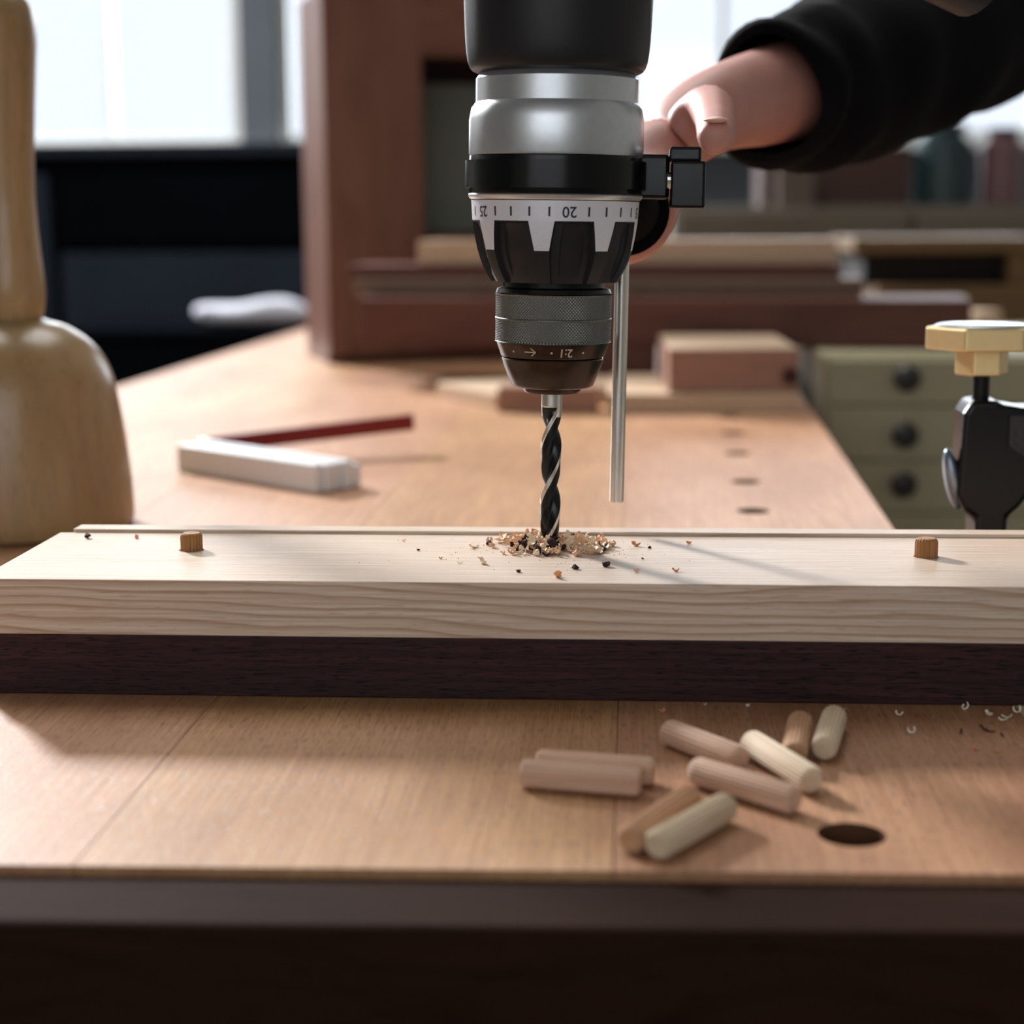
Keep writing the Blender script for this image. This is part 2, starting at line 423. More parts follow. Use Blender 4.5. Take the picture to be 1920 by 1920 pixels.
m_mark = plain('engraved_mark', C(190, 175, 150), 0.45)
m_oxide = plain('black_oxide', C(26, 29, 31), 0.26, metal=0.5, nscale=800, namt=0.3)
TILT = 0.0185
dr = empty('power_drill', (BITX-40*TILT, BITY, 0), (0, TILT, 0))
tag(dr, 'black and silver power drill held upright, its torque ring reading 25 and 20', 'drill')

# chuck sleeve with diamond knurling
def knurl_bm(z0, z1, r0, pitch_n=110, depth=0.3):
    n = pitch_n*6; circ = 2*PI*r0; px = circ/pitch_n; rows = int((z1-z0)/px*6)
    vs = []; fs = []
    for j in range(rows+1):
        z = z0+(z1-z0)*j/rows
        for i in range(n):
            a = 2*PI*i/n; u = i/6.0; v = (z-z0)/px
            k1 = abs(((u+v) % 1)-0.5)*2; k2 = abs(((u-v) % 1)-0.5)*2
            h = (k1+k2)/2
            e = min(1, (z1-z)/0.6, (z-z0)/0.6)
            band = abs(z-123.0)
            rr = r0 - depth*2*(1-h)*max(0, e)
            if band < 0.35: rr = r0+0.02
            vs.append((rr*math.cos(a)*MM, rr*math.sin(a)*MM, z*MM))
    for j in range(rows):
        for i in range(n):
            k = (i+1) % n; fs.append((j*n+i, j*n+k, (j+1)*n+k, (j+1)*n+i))
    me = bpy.data.meshes.new('chuck_sleeve'); me.from_pydata(vs, [], fs); me.update()
    return me
ch = empty('chuck'); ch.parent = dr
finish('chuck_sleeve', knurl_bm(114.8, 131.8, 20.9), m_knurl, ch, smooth=True, ang=60)
obj('chuck_collar', lathe(BM(), [(15, 131.7), (20.5, 131.7), (20.7, 132.2), (20.2, 133.6), (18.6, 134.0), (18.2, 134.2), (18.2, 137.2), (12, 137.2)], 96), m_black, ch, smooth=True)
obj('chuck_ring', lathe(BM(), [(14, 114.9), (20.3, 114.9), (20.2, 114.2), (18.7, 109.9), (18.5, 109.5), (17.9, 109.3), (14, 109.3)], 96), m_gun, ch, smooth=True)
obj('chuck_nose', lathe(BM(), [(12, 109.4), (17.2, 109.4), (18.1, 109.0), (18.3, 108.6), (17.8, 106.6), (15.0, 99.4), (14.4, 98.7), (13.4, 98.4), (10.6, 98.3), (10.4, 97.0), (9.9, 96.4), (8.2, 96.2), (5.0, 97.4), (4.2, 98.8), (4.2, 104)], 96, cap=False), m_gun, ch, smooth=True)
for k in range(3):
    a = k*2*PI/3+0.5
    jb = BM(); prism(jb, [(-2.2, 2.0), (2.2, 2.0), (1.6, 0.0+0.1), (-1.6, 0.1)], 95.9, 101)
    bmesh.ops.translate(jb, verts=jb.verts[:], vec=(0, 1.9, 0)); bmesh.ops.rotate(jb, verts=jb.verts[:], cent=(0, 0, 0), matrix=Matrix.Rotation(a, 3, 'Z'))
    # jaws
    obj('jaw', jb, m_steel, ch, bevel=0.2)

def text_mesh(s, size, fit):
    cu = bpy.data.curves.new('txt', 'FONT'); cu.body = s; cu.size = size; cu.align_x = 'CENTER'; cu.align_y = 'CENTER'
    cu.resolution_u = 3; cu.offset = 0.012*size
    o = bpy.data.objects.new('txt', cu); COL.objects.link(o); bpy.context.view_layer.update()
    me = bpy.data.meshes.new_from_object(o.evaluated_get(bpy.context.evaluated_depsgraph_get()))
    bpy.data.objects.remove(o); bpy.data.curves.remove(cu)
    bm = BM(); bm.from_mesh(me); bpy.data.meshes.remove(me)
    bmesh.ops.subdivide_edges(bm, edges=[e for e in bm.edges if e.calc_length() > size*0.2], cuts=2)
    for v in bm.verts: v.co = Vector(fit(v.co.x, v.co.y))
    return bm
def wrap(rfun, ang, zc, flip=True, lift=0.06):
    """rfun(z) radius; ang measured from the side facing the camera, positive to the right"""
    def f(x, y):
        s = -1 if flip else 1
        z = zc+s*y; r = rfun(z)+lift; a = ang+s*x/r
        return (r*math.sin(a), -r*math.cos(a), z)
    return f
def pol(r, a, z): return (r*math.sin(a), -r*math.cos(a), z)

# torque ring
def rring(z):
    P = [(136.0, 22.6), (138.0, 23.8), (142.0, 26.0), (147.0, 27.6), (152.0, 28.6), (157.2, 29.35), (164.3, 29.8)]
    if z <= P[0][0]: return P[0][1]
    for (a, ra), (b_, rb) in zip(P, P[1:]):
        if z <= b_: return ra+(rb-ra)*(z-a)/(b_-a)
    return P[-1][1]
def clutch():
    zs = [136.0, 136.8, 138.5, 141, 144, 147.3, 150, 153, 156.6, 157.1, 157.4, 164.3]
    off = math.radians(-6.8)
    bm = BM(); rings = []; tags = []
    for z in zs:
        t = min(1, max(0, (157.1-z)/9.8)); tw = math.radians(8.8-(8.8-5.3)*t) if z >= 147.3 else math.radians(5.3+0.6*(147.3-z)/11)
        ring = []
        for s in range(8):
            c = off+s*PI/4
            w = math.radians(1.0); rec = 0.0 if z > 157.05 else (1.9 if z < 156.8 else 0.9)
            rec2 = rec+(0.9 if 139 < z < 154 else 0)
            lo, hi = tw, PI/4-tw
            span = hi-lo
            cols = [(-tw, 0), (-tw/3, 0), (tw/3, 0), (tw, 0), (lo+w, rec), (lo+span*0.22, rec), (lo+span*0.25, rec2), (lo+span*0.42, rec2), (lo+span*0.58, rec2), (lo+span*0.75, rec2), (lo+span*0.78, rec), (hi-w, rec)]
            for a, d in cols: ring.append(bm.verts.new(pol(rring(z)-d, c+a, z)))
        rings.append(ring)
    n = len(rings[0])
    for j in range(len(rings)-1):
        for i in range(n):
            f = bm.faces.new((rings[j][i], rings[j][(i+1) % n], rings[j+1][(i+1) % n], rings[j+1][i]))
            tooth = (i % 12) < 3 and zs[j] >= 147.2
            f.material_index = 1 if (tooth or zs[j] >= 157.35) else 0
    a = bm.faces.new(rings[0]); b = bm.faces.new(rings[-1])
    return obj('torque_ring', bm, [m_matte, m_silver], dr, smooth=True, ang=30, bevel=0)
tq = clutch()
step = math.radians(13.4)
a20 = math.radians(12.0)
for k in range(-7, 20):
    a = a20+k*step
    num = {0: '20', -5: '25', 5: '15', 10: '10', 15: '5'}.get(k)
    if num:
        obj('number', text_mesh(num, 5.2, wrap(rring, a, 160.6)), m_print, tq)
    else:
        bm = BM()
        v = [bm.verts.new(pol(rring(z)+0.06, a+da, z)) for z, da in ((159.0, -0.012), (159.0, 0.012), (162.2, 0.012), (162.2, -0.012))]
        bm.faces.new(v); obj('tick_mark', bm, m_print, tq)
# small arrow and figures engraved on the chuck ring
rr2 = lambda z: 20.2-(114.2-z)*0.349
for s, a, sz in (('\u2192', -0.38, 4.5), ('\u2022', 0.02, 3.0), ('2:1', 0.28, 4.2), ('\u2022', 0.62, 3.0), ('\u2022', -0.75, 3.0)):
    if s == '\u2192':
        bm = BM()
        f = wrap(rr2, a, 112.0, False)
        for seg in (((-2.2, 0.18), (-2.2, -0.18), (1.6, -0.18), (1.6, 0.18)), ((0.2, 1.3), (0.5, 1.5), (2.3, 0.05), (2.0, -0.15)), ((0.2, -1.3), (0.5, -1.5), (2.3, -0.05), (2.0, 0.15))):
            vs = [bm.verts.new((*p, 0)) for p in seg]; bm.faces.new(vs)
        bmesh.ops.subdivide_edges(bm, edges=bm.edges[:], cuts=5, use_grid_fill=True)
        for v in bm.verts: v.co = Vector(f(v.co.x, v.co.y))
        obj('arrow_mark', bm, m_mark, ch)
    else:
        obj('engraving', text_mesh(s, sz, wrap(rr2, a, 112.0, True)), m_mark, ch)
# gearbox collar with bright rims, silver casting and body above
obj('lower_rim', lathe(BM(), [(24, 164.6), (30.0, 164.6), (30.75, 165.4), (30.9, 166.2), (30.5, 166.6), (24, 166.6)], 96), m_alu, dr, smooth=True)
obj('gear_collar', lathe(BM(), [(24, 166.5), (30.3, 166.5), (30.55, 167.2), (30.55, 179.2), (30.3, 179.9), (24, 179.9)], 96), m_black, dr, smooth=True)
obj('gear_casting', lathe(BM(), [(24, 179.8), (30.6, 179.8), (30.8, 180.6), (30.8, 192), (30.0, 196), (28.5, 198), (28.5, 206), (27, 208), (20, 208)], 96), m_alu, dr, smooth=True)
body = lathe(BM(), smoothprof([(27.5, 207.9), (31.5, 212), (33, 235), (34, 280), (33, 330), (28, 352), (10, 358)], 5)+[(0, 358.5)], 64)
obj('motor_housing', body, m_matte, dr, smooth=True)
gb = BM()
tube(gb, [(12, 6, 296), (55, 26, 288), (95, 45, 276), (140, 66, 262), (158, 75, 258)], [23, 20, 18.5, 20, 22], 24)
obj('pistol_grip', gb, m_matte, dr, smooth=True)
# depth stop rod and the clamp that holds it
rodx, rody = -2.8-(BITX-40*TILT)-1.1, 30.0
obj('depth_rod', lathe(BM(), [(0, 51.6), (2.35, 51.6), (2.7, 52.0), (2.7, 200), (2.2, 200.5), (0, 200.5)], 32, rodx, rody), m_steel, dr, smooth=True)
cl = BM(); box(cl, 29.0, 40.2, 2, 26, 165.4, 181)
sc_ = obj('side_clamp', cl, m_black, dr, bevel=1.4, seg=3)
kn = BM(); box(kn, 40.6, 52.6, -6, 12, 162.2, 178.6); box(kn, 39.9, 51.0, -4.5, 10.5, 178.3, 183.5)
obj('clamp_knob', kn, m_black, sc_, bevel=1.1, seg=3)
obj('clamp_screw', tube(BM(), [(39.5, 3, 172), (42, 3, 172)], 3, 16), m_steel, sc_)
obj('clamp_band', lathe(BM(), [(30.7, 168.5), (32.0, 168.5), (32.0, 178.0), (30.7, 178.0)], 96, cap=False), m_black, sc_, smooth=True)
# side handle pointing away from the camera: flange and grip
hb = BM(); lathe(hb, [(0, 0), (14, 0), (17.0, 1.5), (17.4, 4), (16.5, 6), (9, 8), (9, 14), (10, 40), (10, 80), (9.5, 98), (7, 104), (0, 105)], 40)
HO = Vector((25.0, 47, 161.5))
HX = Matrix.Translation(HO) @ Matrix.Rotation(math.radians(6), 4, 'Z') @ Matrix.Rotation(-PI/2, 4, 'X')
obj('side_handle', hb, m_rubber, dr, smooth=True, xf=HX)
sb = BM(); tube(sb, [(18, 16, 171), (22, 30, 165), (25, 48, 161.5)], 13, 20)
obj('handle_bracket', sb, m_rubber, dr, smooth=True)

# drill bit
def bit_bm():
    R = 3.75; pitch = 42.0; n = 72
    bm = BM(); rings = []; zs = []
    z = 33.0
    while z < 91.5: zs.append(z); z += 0.5
    zs.append(91.6)
    def prof(th):      # th in [0, PI)
        d = math.degrees(th)
        if d < 24: return R
        if d < 74: return R*0.93
        if d > 176: return R*0.9
        x = (d-74)/102.0
        return R*(0.93-0.60*math.sin(PI*x)**0.8)
    ph0 = math.radians(8)
    for z in zs:
        k = 1.0
        if z > 84: k = max(0.0, 1-(z-84)/7.5)
        tip = min(1, (z-31)/3.0)
        rot = 2*PI*(z-65.2)/pitch
        ring = []
        for i in range(n):
            th = 2*PI*i/n
            r = prof(th % PI); r = R-(R-r)*k
            a = -PI/2 + (th-math.radians(7)) + rot
            ring.append(bm.verts.new((r*tip*math.cos(a), r*tip*math.sin(a), z)))
        rings.append(ring)
    for j in range(len(zs)-1):
        for i in range(n):
            f = bm.faces.new((rings[j][i], rings[j][(i+1) % n], rings[j+1][(i+1) % n], rings[j+1][i]))
            d = math.degrees((2*PI*(i+0.5)/n) % PI)
            f.material_index = 1 if (d < 24 or (zs[j] > 87 and d < 80)) else 0
            if zs[j] > 90.5: f.material_index = 1
    c = bm.verts.new((0, 0, 31.5))
    for i in range(n): bm.faces.new((c, rings[0][(i+1) % n], rings[0][i]))
    bm.faces.new(rings[-1])
    return bm
bit = empty('drill_bit', (BITX-40*TILT, BITY, 0), (0, TILT, 0))
tag(bit, 'black spiral twist drill bit with bright edges entering the pale board', 'drill bit')
obj('flutes', bit_bm(), [m_oxide, m_steel], bit, smooth=True, ang=28)
obj('shank', lathe(BM(), [(3.78, 91.5), (3.78, 108)], 40), m_steel, bit, smooth=True)

# ------------------------------------------------------------------ wood chips
m_chip = plain('chip_tan', C(228, 186, 148), 0.7, nscale=500, namt=0.25)
m_chip2 = plain('chip_cream', C(238, 214, 184), 0.7, nscale=500, namt=0.2)
m_chip3 = plain('chip_orange', C(220, 160, 108), 0.7, nscale=500, namt=0.25)
m_chipd = plain('chip_dark', C(62, 42, 42), 0.8, spec=0.15, nscale=500, namt=0.4)
def chip_bm(seed, size, curl, w):
    """thin curled shaving"""
    rnd = random.Random(seed); bm = BM()
    n = 9; m_ = 3; th = 0.16+0.08*rnd.random()
    grid = []
    R0 = size/(curl+0.4)
    for side in (0, 1):
        g_ = []
        for i in range(n):
            t = i/(n-1); a = (t-0.5)*curl
            row = []
            ww = w*(0.45+0.55*math.sin(PI*(0.12+0.76*t)))*(0.85+0.3*rnd.random() if side == 0 else 1)
            for j in range(m_):
                v = (j/(m_-1)-0.5)
                r = R0*(1+0.35*t)+(th if side else 0)+0.12*math.cos(v*5)
                p = Vector((r*math.sin(a), v*ww*0.8+0.5*t*size*0.45, R0-r*math.cos(a)))
                row.append(p)
            g_.append(row)
        grid.append(g_)
    for i in range(n):           # ragged edges shared by both sides
        for j in range(m_):
            d = Vector((rnd.uniform(-.08, .08), rnd.uniform(-.3, .3), rnd.uniform(-.08, .08)))*w*0.5
            grid[0][i][j] += d; grid[1][i][j] += d
    V = [[[bm.verts.new(p) for p in row] for row in g_] for g_ in grid]
    for s in (0, 1):
        for i in range(n-1):
            for j in range(m_-1):
                bm.faces.new((V[s][i][j], V[s][i+1][j], V[s][i+1][j+1], V[s][i][j+1]))
    for i in range(n-1):
        for j in (0, m_-1): bm.faces.new((V[0][i][j], V[0][i+1][j], V[1][i+1][j], V[1][i][j]))
    for j in range(m_-1):
        for i in (0, n-1): bm.faces.new((V[0][i][j], V[0][i][j+1], V[1][i][j+1], V[1][i][j]))
    zmin = min(v.co.z for v in bm.verts)
    cx = sum(v.co.x for v in bm.verts)/len(bm.verts)
    bmesh.ops.translate(bm, verts=bm.verts[:], vec=(-cx, 0, -zmin))
    return bm
def clump_bm(seed, size):
    rnd = random.Random(seed); bm = BM()
    bmesh.ops.create_icosphere(bm, subdivisions=2, radius=size/2)
    for v in bm.verts:
        v.co *= rnd.uniform(0.6, 1.25); v.co.z *= 0.62; v.co.y *= 0.8
    zmin = min(v.co.z for v in bm.verts)
    bmesh.ops.translate(bm, verts=bm.verts[:], vec=(0, 0, -zmin*0.8))
    return bm
def mesh_of(bm, mat, name='wood_chip', smooth=False):
    o = obj(name, bm, mat, smooth=smooth, ang=50); me = o.data; bpy.data.objects.remove(o); return me
PALE = [mesh_of(chip_bm(s, 3.2+0.9*(s % 3), (2.6, 3.8, 5.2, 1.8)[s % 4], 1.1+0.4*(s % 4)), (m_chip, m_chip2, m_chip, m_chip3, m_chip2)[s % 5], smooth=True) for s in range(12)]
PALE += [mesh_of(clump_bm(30+s, 2.8), (m_chip, m_chip3, m_chip2)[s]) for s in range(3)]
DARK = [mesh_of(chip_bm(50+s, 3.0+0.8*(s % 2), (1.6, 3.0, 2.3)[s % 3], 1.8), m_chipd) for s in range(4)]
DARK += [mesh_of(clump_bm(70+s, 3.0), m_chipd) for s in range(3)]
def place(me, x, y, z, rz, tilt=(0, 0), s=1.0, name='wood_chip'):
    o = bpy.data.objects.new(name, me); COL.objects.link(o)
    o.location = (x*MM, y*MM, z*MM); o.rotation_euler = (tilt[0], tilt[1], rz); o.scale = (s, s, s)
    return o
rnd = random.Random(21)
def mound(dx, dy): return 3.4*max(0, 1-(dx/22.0)**2-(dy/17.0)**2)
cnt = 0
while cnt < 175:
    dx = rnd.gauss(1.5, 11.0); dy = rnd.gauss(-4, 9.5)
    if (dx/24.0)**2+((dy+3)/20.0)**2 > 1: continue
    r0 = math.hypot(dx, dy)
    if r0 < 5.0: continue
    y = BITY+dy
    if y > BY1-2.5: continue
    z = 40+0.05+mound(dx, dy+4)*rnd.random()**0.7*0.9
    dark = rnd.random() < 0.17
    me = rnd.choice(DARK if dark else PALE)
    steep = 0.9 if z > 40.8 else 0.25
    o = place(me, BITX+dx, y, z+0.15, rnd.uniform(0, 2*PI), (rnd.uniform(-steep, steep), rnd.uniform(-steep, steep)), rnd.choice((0.8, 0.95, 1.1, 1.25, 1.5)))
    if dark: tag(o, 'dark walnut chip in the heap of shavings around the drill bit', 'wood chip', 'dark chips in the heap')
    else: tag(o, 'pale curled wood chip in the heap of shavings around the drill bit', 'wood chip', 'pale chips in the heap')
    cnt += 1
SC = [(-202.4, 622.7, 1, 1.0, 'lone dark chip near the left back corner of the pale board'),
 (-183.5, 623.4, 3, 0.8, 'small orange chip near the back edge, left of the left peg'),
 (-81.9, 620.4, 3, 0.5, 'tiny orange crumb halfway between the left peg and the heap'),
 (-54.5, 607.9, 0, 1.1, 'cream curl lying just left of the heap'),
 (-49.5, 580.0, 0, 1.2, 'long cream sliver in front of the left end of the heap'),
 (-35.7, 566.0, 1, 0.62, 'small round dark chip in front of the heap, left of the orange curl'),
 (-22.6, 558.7, 3, 1.35, 'large orange curl nearest the front edge of the pale board'),
 (-16.7, 572.0, 1, 1.0, 'dark flake in front of the heap, right of the drill bit'),
 (-6.0, 576.5, 1, 1.15, 'dark clump with a pale fleck at the right front of the heap'),
 (3.9, 614.0, 3, 1.05, 'orange curl standing right of the heap behind its dark neighbour'),
 (9.3, 610.1, 1, 0.55, 'tiny dark crumb right of the standing orange curl'),
 (4.2, 567.5, 3, 0.7, 'small orange crumb at the front, right of the dark clump'),
 (17.7, 569.8, 3, 0.8, 'orange crumb furthest right near the shadow line of the board front'),
 (23.4, 618.8, 3, 0.7, 'orange sliver at the back edge right of the heap'),
 (-57.0, 579.7, 0, 0.5, 'tiny pale sliver furthest left in front of the heap'),
 (-74.2, 602.2, 1, 0.4, 'tiny dark speck left of the cream curl'),
 (-64.4, 588.0, 3, 0.45, 'tiny tan speck left of the long cream sliver'),
 (6.5, 590.0, 1, 0.35, 'tiny dark speck right of the heap in the open')]
CH3 = mesh_of(chip_bm(91, 3.6, 3.0, 2.4), m_chip3); CHC = mesh_of(chip_bm(93, 4.6, 1.8, 1.9), m_chip2)
for i, (x, y, kind, s, lab) in enumerate(SC):
    me = {0: CHC, 3: CH3, 1: DARK[4+i % 3]}[kind]
    tag(place(me, x, y, 40.06, rnd.uniform(0, 6), (rnd.uniform(-.15, .15), rnd.uniform(-.15, .15)), s), lab, 'wood chip')
m_shav = plain('shaving_white', C(238, 228, 208), 0.7, nscale=400, namt=0.15)
SH = [mesh_of(chip_bm(120+s, 3.4+s % 3*0.8, (3.8, 2.2, 5.0)[s % 3], 1.1+0.3*(s % 2)), m_shav, 'wood_shaving', True) for s in range(5)]
SHD = mesh_of(chip_bm(140, 5.5, 1.6, 1.6), m_chipd, 'wood_shaving')
SV = [(41.0, 544.0, 1, 0.8, 'thin white shaving at the foot of the dark board, second from the left'),
 (26.9, 545.4, 1, 0.5, 'tiny white shaving at the foot of the dark board, leftmost'),
 (88.1, 536.6, 0, 1.0, 'curly white shaving on the bench right of the deeply grooved dowel'),
 (90.0, 518.3, 2, 0.95, 'curly white shaving nearer the camera than its neighbour by the grooved dowel'),
 (110.9, 543.4, 2, 1.0, 'upright white shaving against the dark board, far right'),
 (117.7, 538.0, 1, 1.1, 'bent white shaving right of the upright one'),
 (120.4, 532.2, 1, 0.8, 'straight white sliver lowest in the far right cluster'),
 (126.4, 540.8, 2, 1.0, 'curled white shaving at the picture edge beside the dark board'),
 (122.8, 536.0, 1, 0.9, 'thin white sliver between the shavings of the far right cluster'),
 (105.6, 501.8, 3, 0.6, 'small tan crumb on the bench, left of the two nearest the right edge'),
 (112.0, 499.5, 3, 0.5, 'small tan crumb on the bench, right of the two nearest the right edge'),
 (12.4, 537.5, 3, 0.8, 'orange crumb on the bench left of the dowels'),
 (72.3, 543.2, 1, 0.3, 'tiny pale crumb behind the deeply grooved dowel'),
 (112.5, 520.5, 9, 1.0, 'dark flake on the bench at far right, longer of two'),
 (104.5, 519.0, 9, 0.6, 'dark flake on the bench at far right, smaller of two'),
 (116.5, 516.0, 9, 0.5, 'tiny dark flake right of the two dark ones')]
for x, y, k, s, lab in SV:
    me = SHD if k == 9 else (CH3 if k == 3 else SH[k])
    tag(place(me, x, y, 0.06, rnd.uniform(0, 6), (rnd.uniform(-.2, .2), rnd.uniform(-.2, .2)), s, 'wood_shaving'), lab, 'wood shaving')
# fine dust nobody could count
dbm = BM()
for i in range(260):
    if i < 170: x = BITX+rnd.gauss(0, 26); y = BITY+rnd.gauss(-12, 14); z = 40.0; sz = rnd.uniform(0.12, 0.34)
    else: x = rnd.uniform(20, 135); y = rnd.uniform(480, 545); z = 0.0; sz = rnd.uniform(0.12, 0.35)
    if z > 1 and not (BY0+1 < y < BY1-1): continue
    if z > 1 and math.hypot(x-BITX, y-BITY) < 5: continue
    pts = [(x+sz*math.cos(a+i), y+sz*math.sin(a+i)) for a in (0, 2.0, 4.1)]
    v = [dbm.verts.new((px, py, z+0.02)) for px, py in pts]; t = dbm.verts.new((x, y, z+sz*0.8))
    mi = 0 if rnd.random() < 0.65 else 1
    for a, b_ in ((0, 1), (1, 2), (2, 0)): dbm.faces.new((v[a], v[b_], t)).material_index = mi
    dbm.faces.new(v[::-1]).material_index = mi
tag(obj('sawdust', dbm, [m_chip, m_chipd]), 'fine sawdust specks scattered on the pale board and the bench', 'sawdust', kind='stuff')

# ------------------------------------------------------------------ carver's mallet
mal = wood('mallet_wood', 2, C(170, 142, 100), C(122, 96, 60), C(92, 68, 42), ring=(45, 30), ringamt=0.25, fine=0.3,
           rough=0.28, blotch=0.6, k=0.8, spec=0.6, bumpd=0.00015)
ml = empty('mallet', (-313, 862, 0)); tag(ml, 'round turned wooden mallet standing on its head beside the boards', 'mallet')
prof = [(0, 0), (52, 0), (55.3, 1.6), (56.2, 6), (55.6, 22), (53.2, 48), (50.6, 66), (48.2, 78), (43.6, 89), (36, 98), (26, 104.6), (18, 107.2), (15.4, 108.2)]
obj('head', lathe(BM(), prof[:3]+smoothprof(prof[3:], 5), 72), mal, ml, smooth=True, ang=50)
hp = [(13.6, 107.6), (14.6, 111), (16.1, 120), (15.9, 130), (14.8, 143), (13.9, 158), (13.6, 172), (14.2, 190), (15.6, 212), (17.6, 236), (18.6, 250), (17.2, 262), (12, 269), (5, 271.5)]
obj('handle', lathe(BM(), smoothprof(hp, 4)+[(0, 271.7)], 48), mal, ml, smooth=True, ang=50)

# ------------------------------------------------------------------ folding rule
m_white = plain('white_plastic', C(226, 228, 232), 0.4, nscale=300, namt=0.04)
m_red = plain('dark_red_paint', C(128, 22, 28), 0.4, nscale=200, namt=0.15)
m_redd = plain('wine_red_paint', C(110, 26, 40), 0.5, nscale=200, namt=0.15)
fa = Vector((-283.7, 1060.5, 0)); fb = Vector((-180.5, 974.3, 0)); L = (fb-fa).length; ang_ = math.atan2(fb.y-fa.y, fb.x-fa.x)
fr = empty('folding_rule', fa, (0, 0, ang_)); tag(fr, 'white folding rule with its red leg opened, lying on the bench behind the boards', 'folding rule')
for k in range(6):
    b0 = BM(); x1_ = L+(k % 2)*1.5 if k < 5 else L-34
    box(b0, -2-(k % 2)*2, x1_, k*7.4+0.1, k*7.4+7.2, 0.1, 17.2-(k % 3)*0.4 if k < 4 else 14)
    obj('leg', b0, m_white if k < 5 else m_redd, fr, bevel=1.4)
obj('pivot', lathe(BM(), [(0, 18.5), (3.2, 18.5), (3.2, 20.2), (0, 20.4)], 20, 8, 14), m_steel, fr, smooth=True)
open_leg = BM(); box(open_leg, 0, 142, -2.4, 2.4, -5.5, 5.5)
ol = obj('open_leg', open_leg, m_red, fr, bevel=1.0); tag(ol, 'dark red leg raised off the bench')
ol.location = Matrix.Rotation(-ang_, 3, 'Z') @ (Vector((-272, 1096, 12))-fa)*MM
ol.rotation_euler = (0, -math.radians(3.4), math.atan2(61.5, 124.3)-ang_)

# ------------------------------------------------------------------ blocks behind
def slab(name, x0, x1, y0, y1, z0, z1, mat, label, cat, rz=0, bevel=1.0, group=None):
    cx, cy = (x0+x1)/2, (y0+y1)/2
    o = obj(name, box(BM(), x0-cx, x1-cx, y0-cy, y1-cy, 0, z1-z0), mat, bevel=bevel)
    o.location = (cx*MM, cy*MM, z0*MM); o.rotation_euler.z = rz
    return tag(o, label, cat, group)
slab('wooden_offcut', -14, 142, 1392, 1574, 0.05, 15.5, M['block'], 'pale flat offcut lying on the bench under the chunky block', 'wood offcut', 0.0)
blk = slab('wooden_block', 33, 139, 1402, 1568, 15.6, 52, [M['blockpink'], M['block']], 'chunky wooden block with pinkish side and pale top, on the flat offcut', 'wood block', 0.03, 1.5)
for p in blk.data.polygons:
    if p.normal.z > 0.9: p.material_index = 1
hc = obj('cutter', tube(BM(), [(134, 1380, 33), (134, 1425, 33)], 7, 24), []); 
slab('wooden_offcut', -103, -22, 1392, 1425, 0.05, 21, M['blockpink'], 'small pinkish offcut lying left of the chunky block, behind the drill bit', 'wood offcut', -0.08)
slab('wooden_offcut', -150, 8, 1455, 1570, 0.05, 13, M['block'], 'wide pale offcut lying behind the small pinkish one', 'wood offcut', 0.55)
bpy.data.objects.remove(hc)
obj('hole_disc', lathe(BM(), [(0, 0), (7, 0), (7.4, 1.2), (0, 1.4)], 20), plain('hole_shade_dark', C(70, 34, 28), 0.8), blk,
    xf=Matrix.Translation((46, -83.0, 13.5)) @ Matrix.Rotation(PI/2, 4, 'X'), smooth=True)  # dark disc standing in for the shaded inside of a hole

# long boards stacked on the drawer cabinet
slab('timber_prop', -40, 30, 1600, 1680, 0.05, 39.4, M['redwood'], 'short brown prop carrying the left end of the stacked boards', 'timber prop', 0)
RZ = -0.13
slab('long_board', -250, 318, 1592, 1700, 39.6, 83, M['redwood'], 'thick reddish brown board, bottom of the long stack behind the pale blocks', 'board', RZ, 2)
slab('long_board', -262, 226, 1640, 1735, 83.2, 100, M['brownboard'], 'grey brown board, middle of the long stack', 'board', RZ*0.8, 2)
slab('long_board', -270, 206, 1650, 1745, 100.2, 113, M['redwood'], 'thin dark brown board just under the pale plank of the long stack', 'board', RZ*0.8, 1)
slab('long_board', -200, 203, 1665, 1755, 113.2, 136, M['brownboard'] if 0 else M['block'], 'pale plank on top of the long stack of brown boards', 'board', RZ*0.5, 1)

# ------------------------------------------------------------------ olive drawer cabinet
m_olive = plain('olive_paint', C(172, 164, 134), 0.6, nscale=14, namt=0.1)
m_knob = plain('dark_knob', C(34, 26, 24), 0.4)
dc = empty('drawer_cabinet', (0, 0, 0)); tag(dc, 'olive painted cabinet of shallow drawers with dark round knobs, right of the bench', 'cabinet')
obj('body', box(BM(), 172, 640, 1500, 1900, FLOOR, 39), m_olive, dc, bevel=2)
zt = 36; k = 0
for h in (40, 48, 46, 60, 80, 100, 120, 140, 160):
    d = obj('drawer', box(BM(), 176, 636, 1484, 1499, zt-h+1, zt), m_olive, dc, bevel=1.5)
    for xk in (240, 570):
        kb = lathe(BM(), [(0, 0), (7, 0), (6, 5), (10.5, 9), (11.5, 14), (9, 18), (0, 19.5)], 24)
        zk = {0: 21, 1: -28, 2: -71}.get(k, zt-h/2)
        obj('knob', kb, m_knob, d, smooth=True, xf=Matrix.Translation((xk, 1484, zk)) @ Matrix.Rotation(PI/2, 4, 'X'))
    zt -= h; k += 1

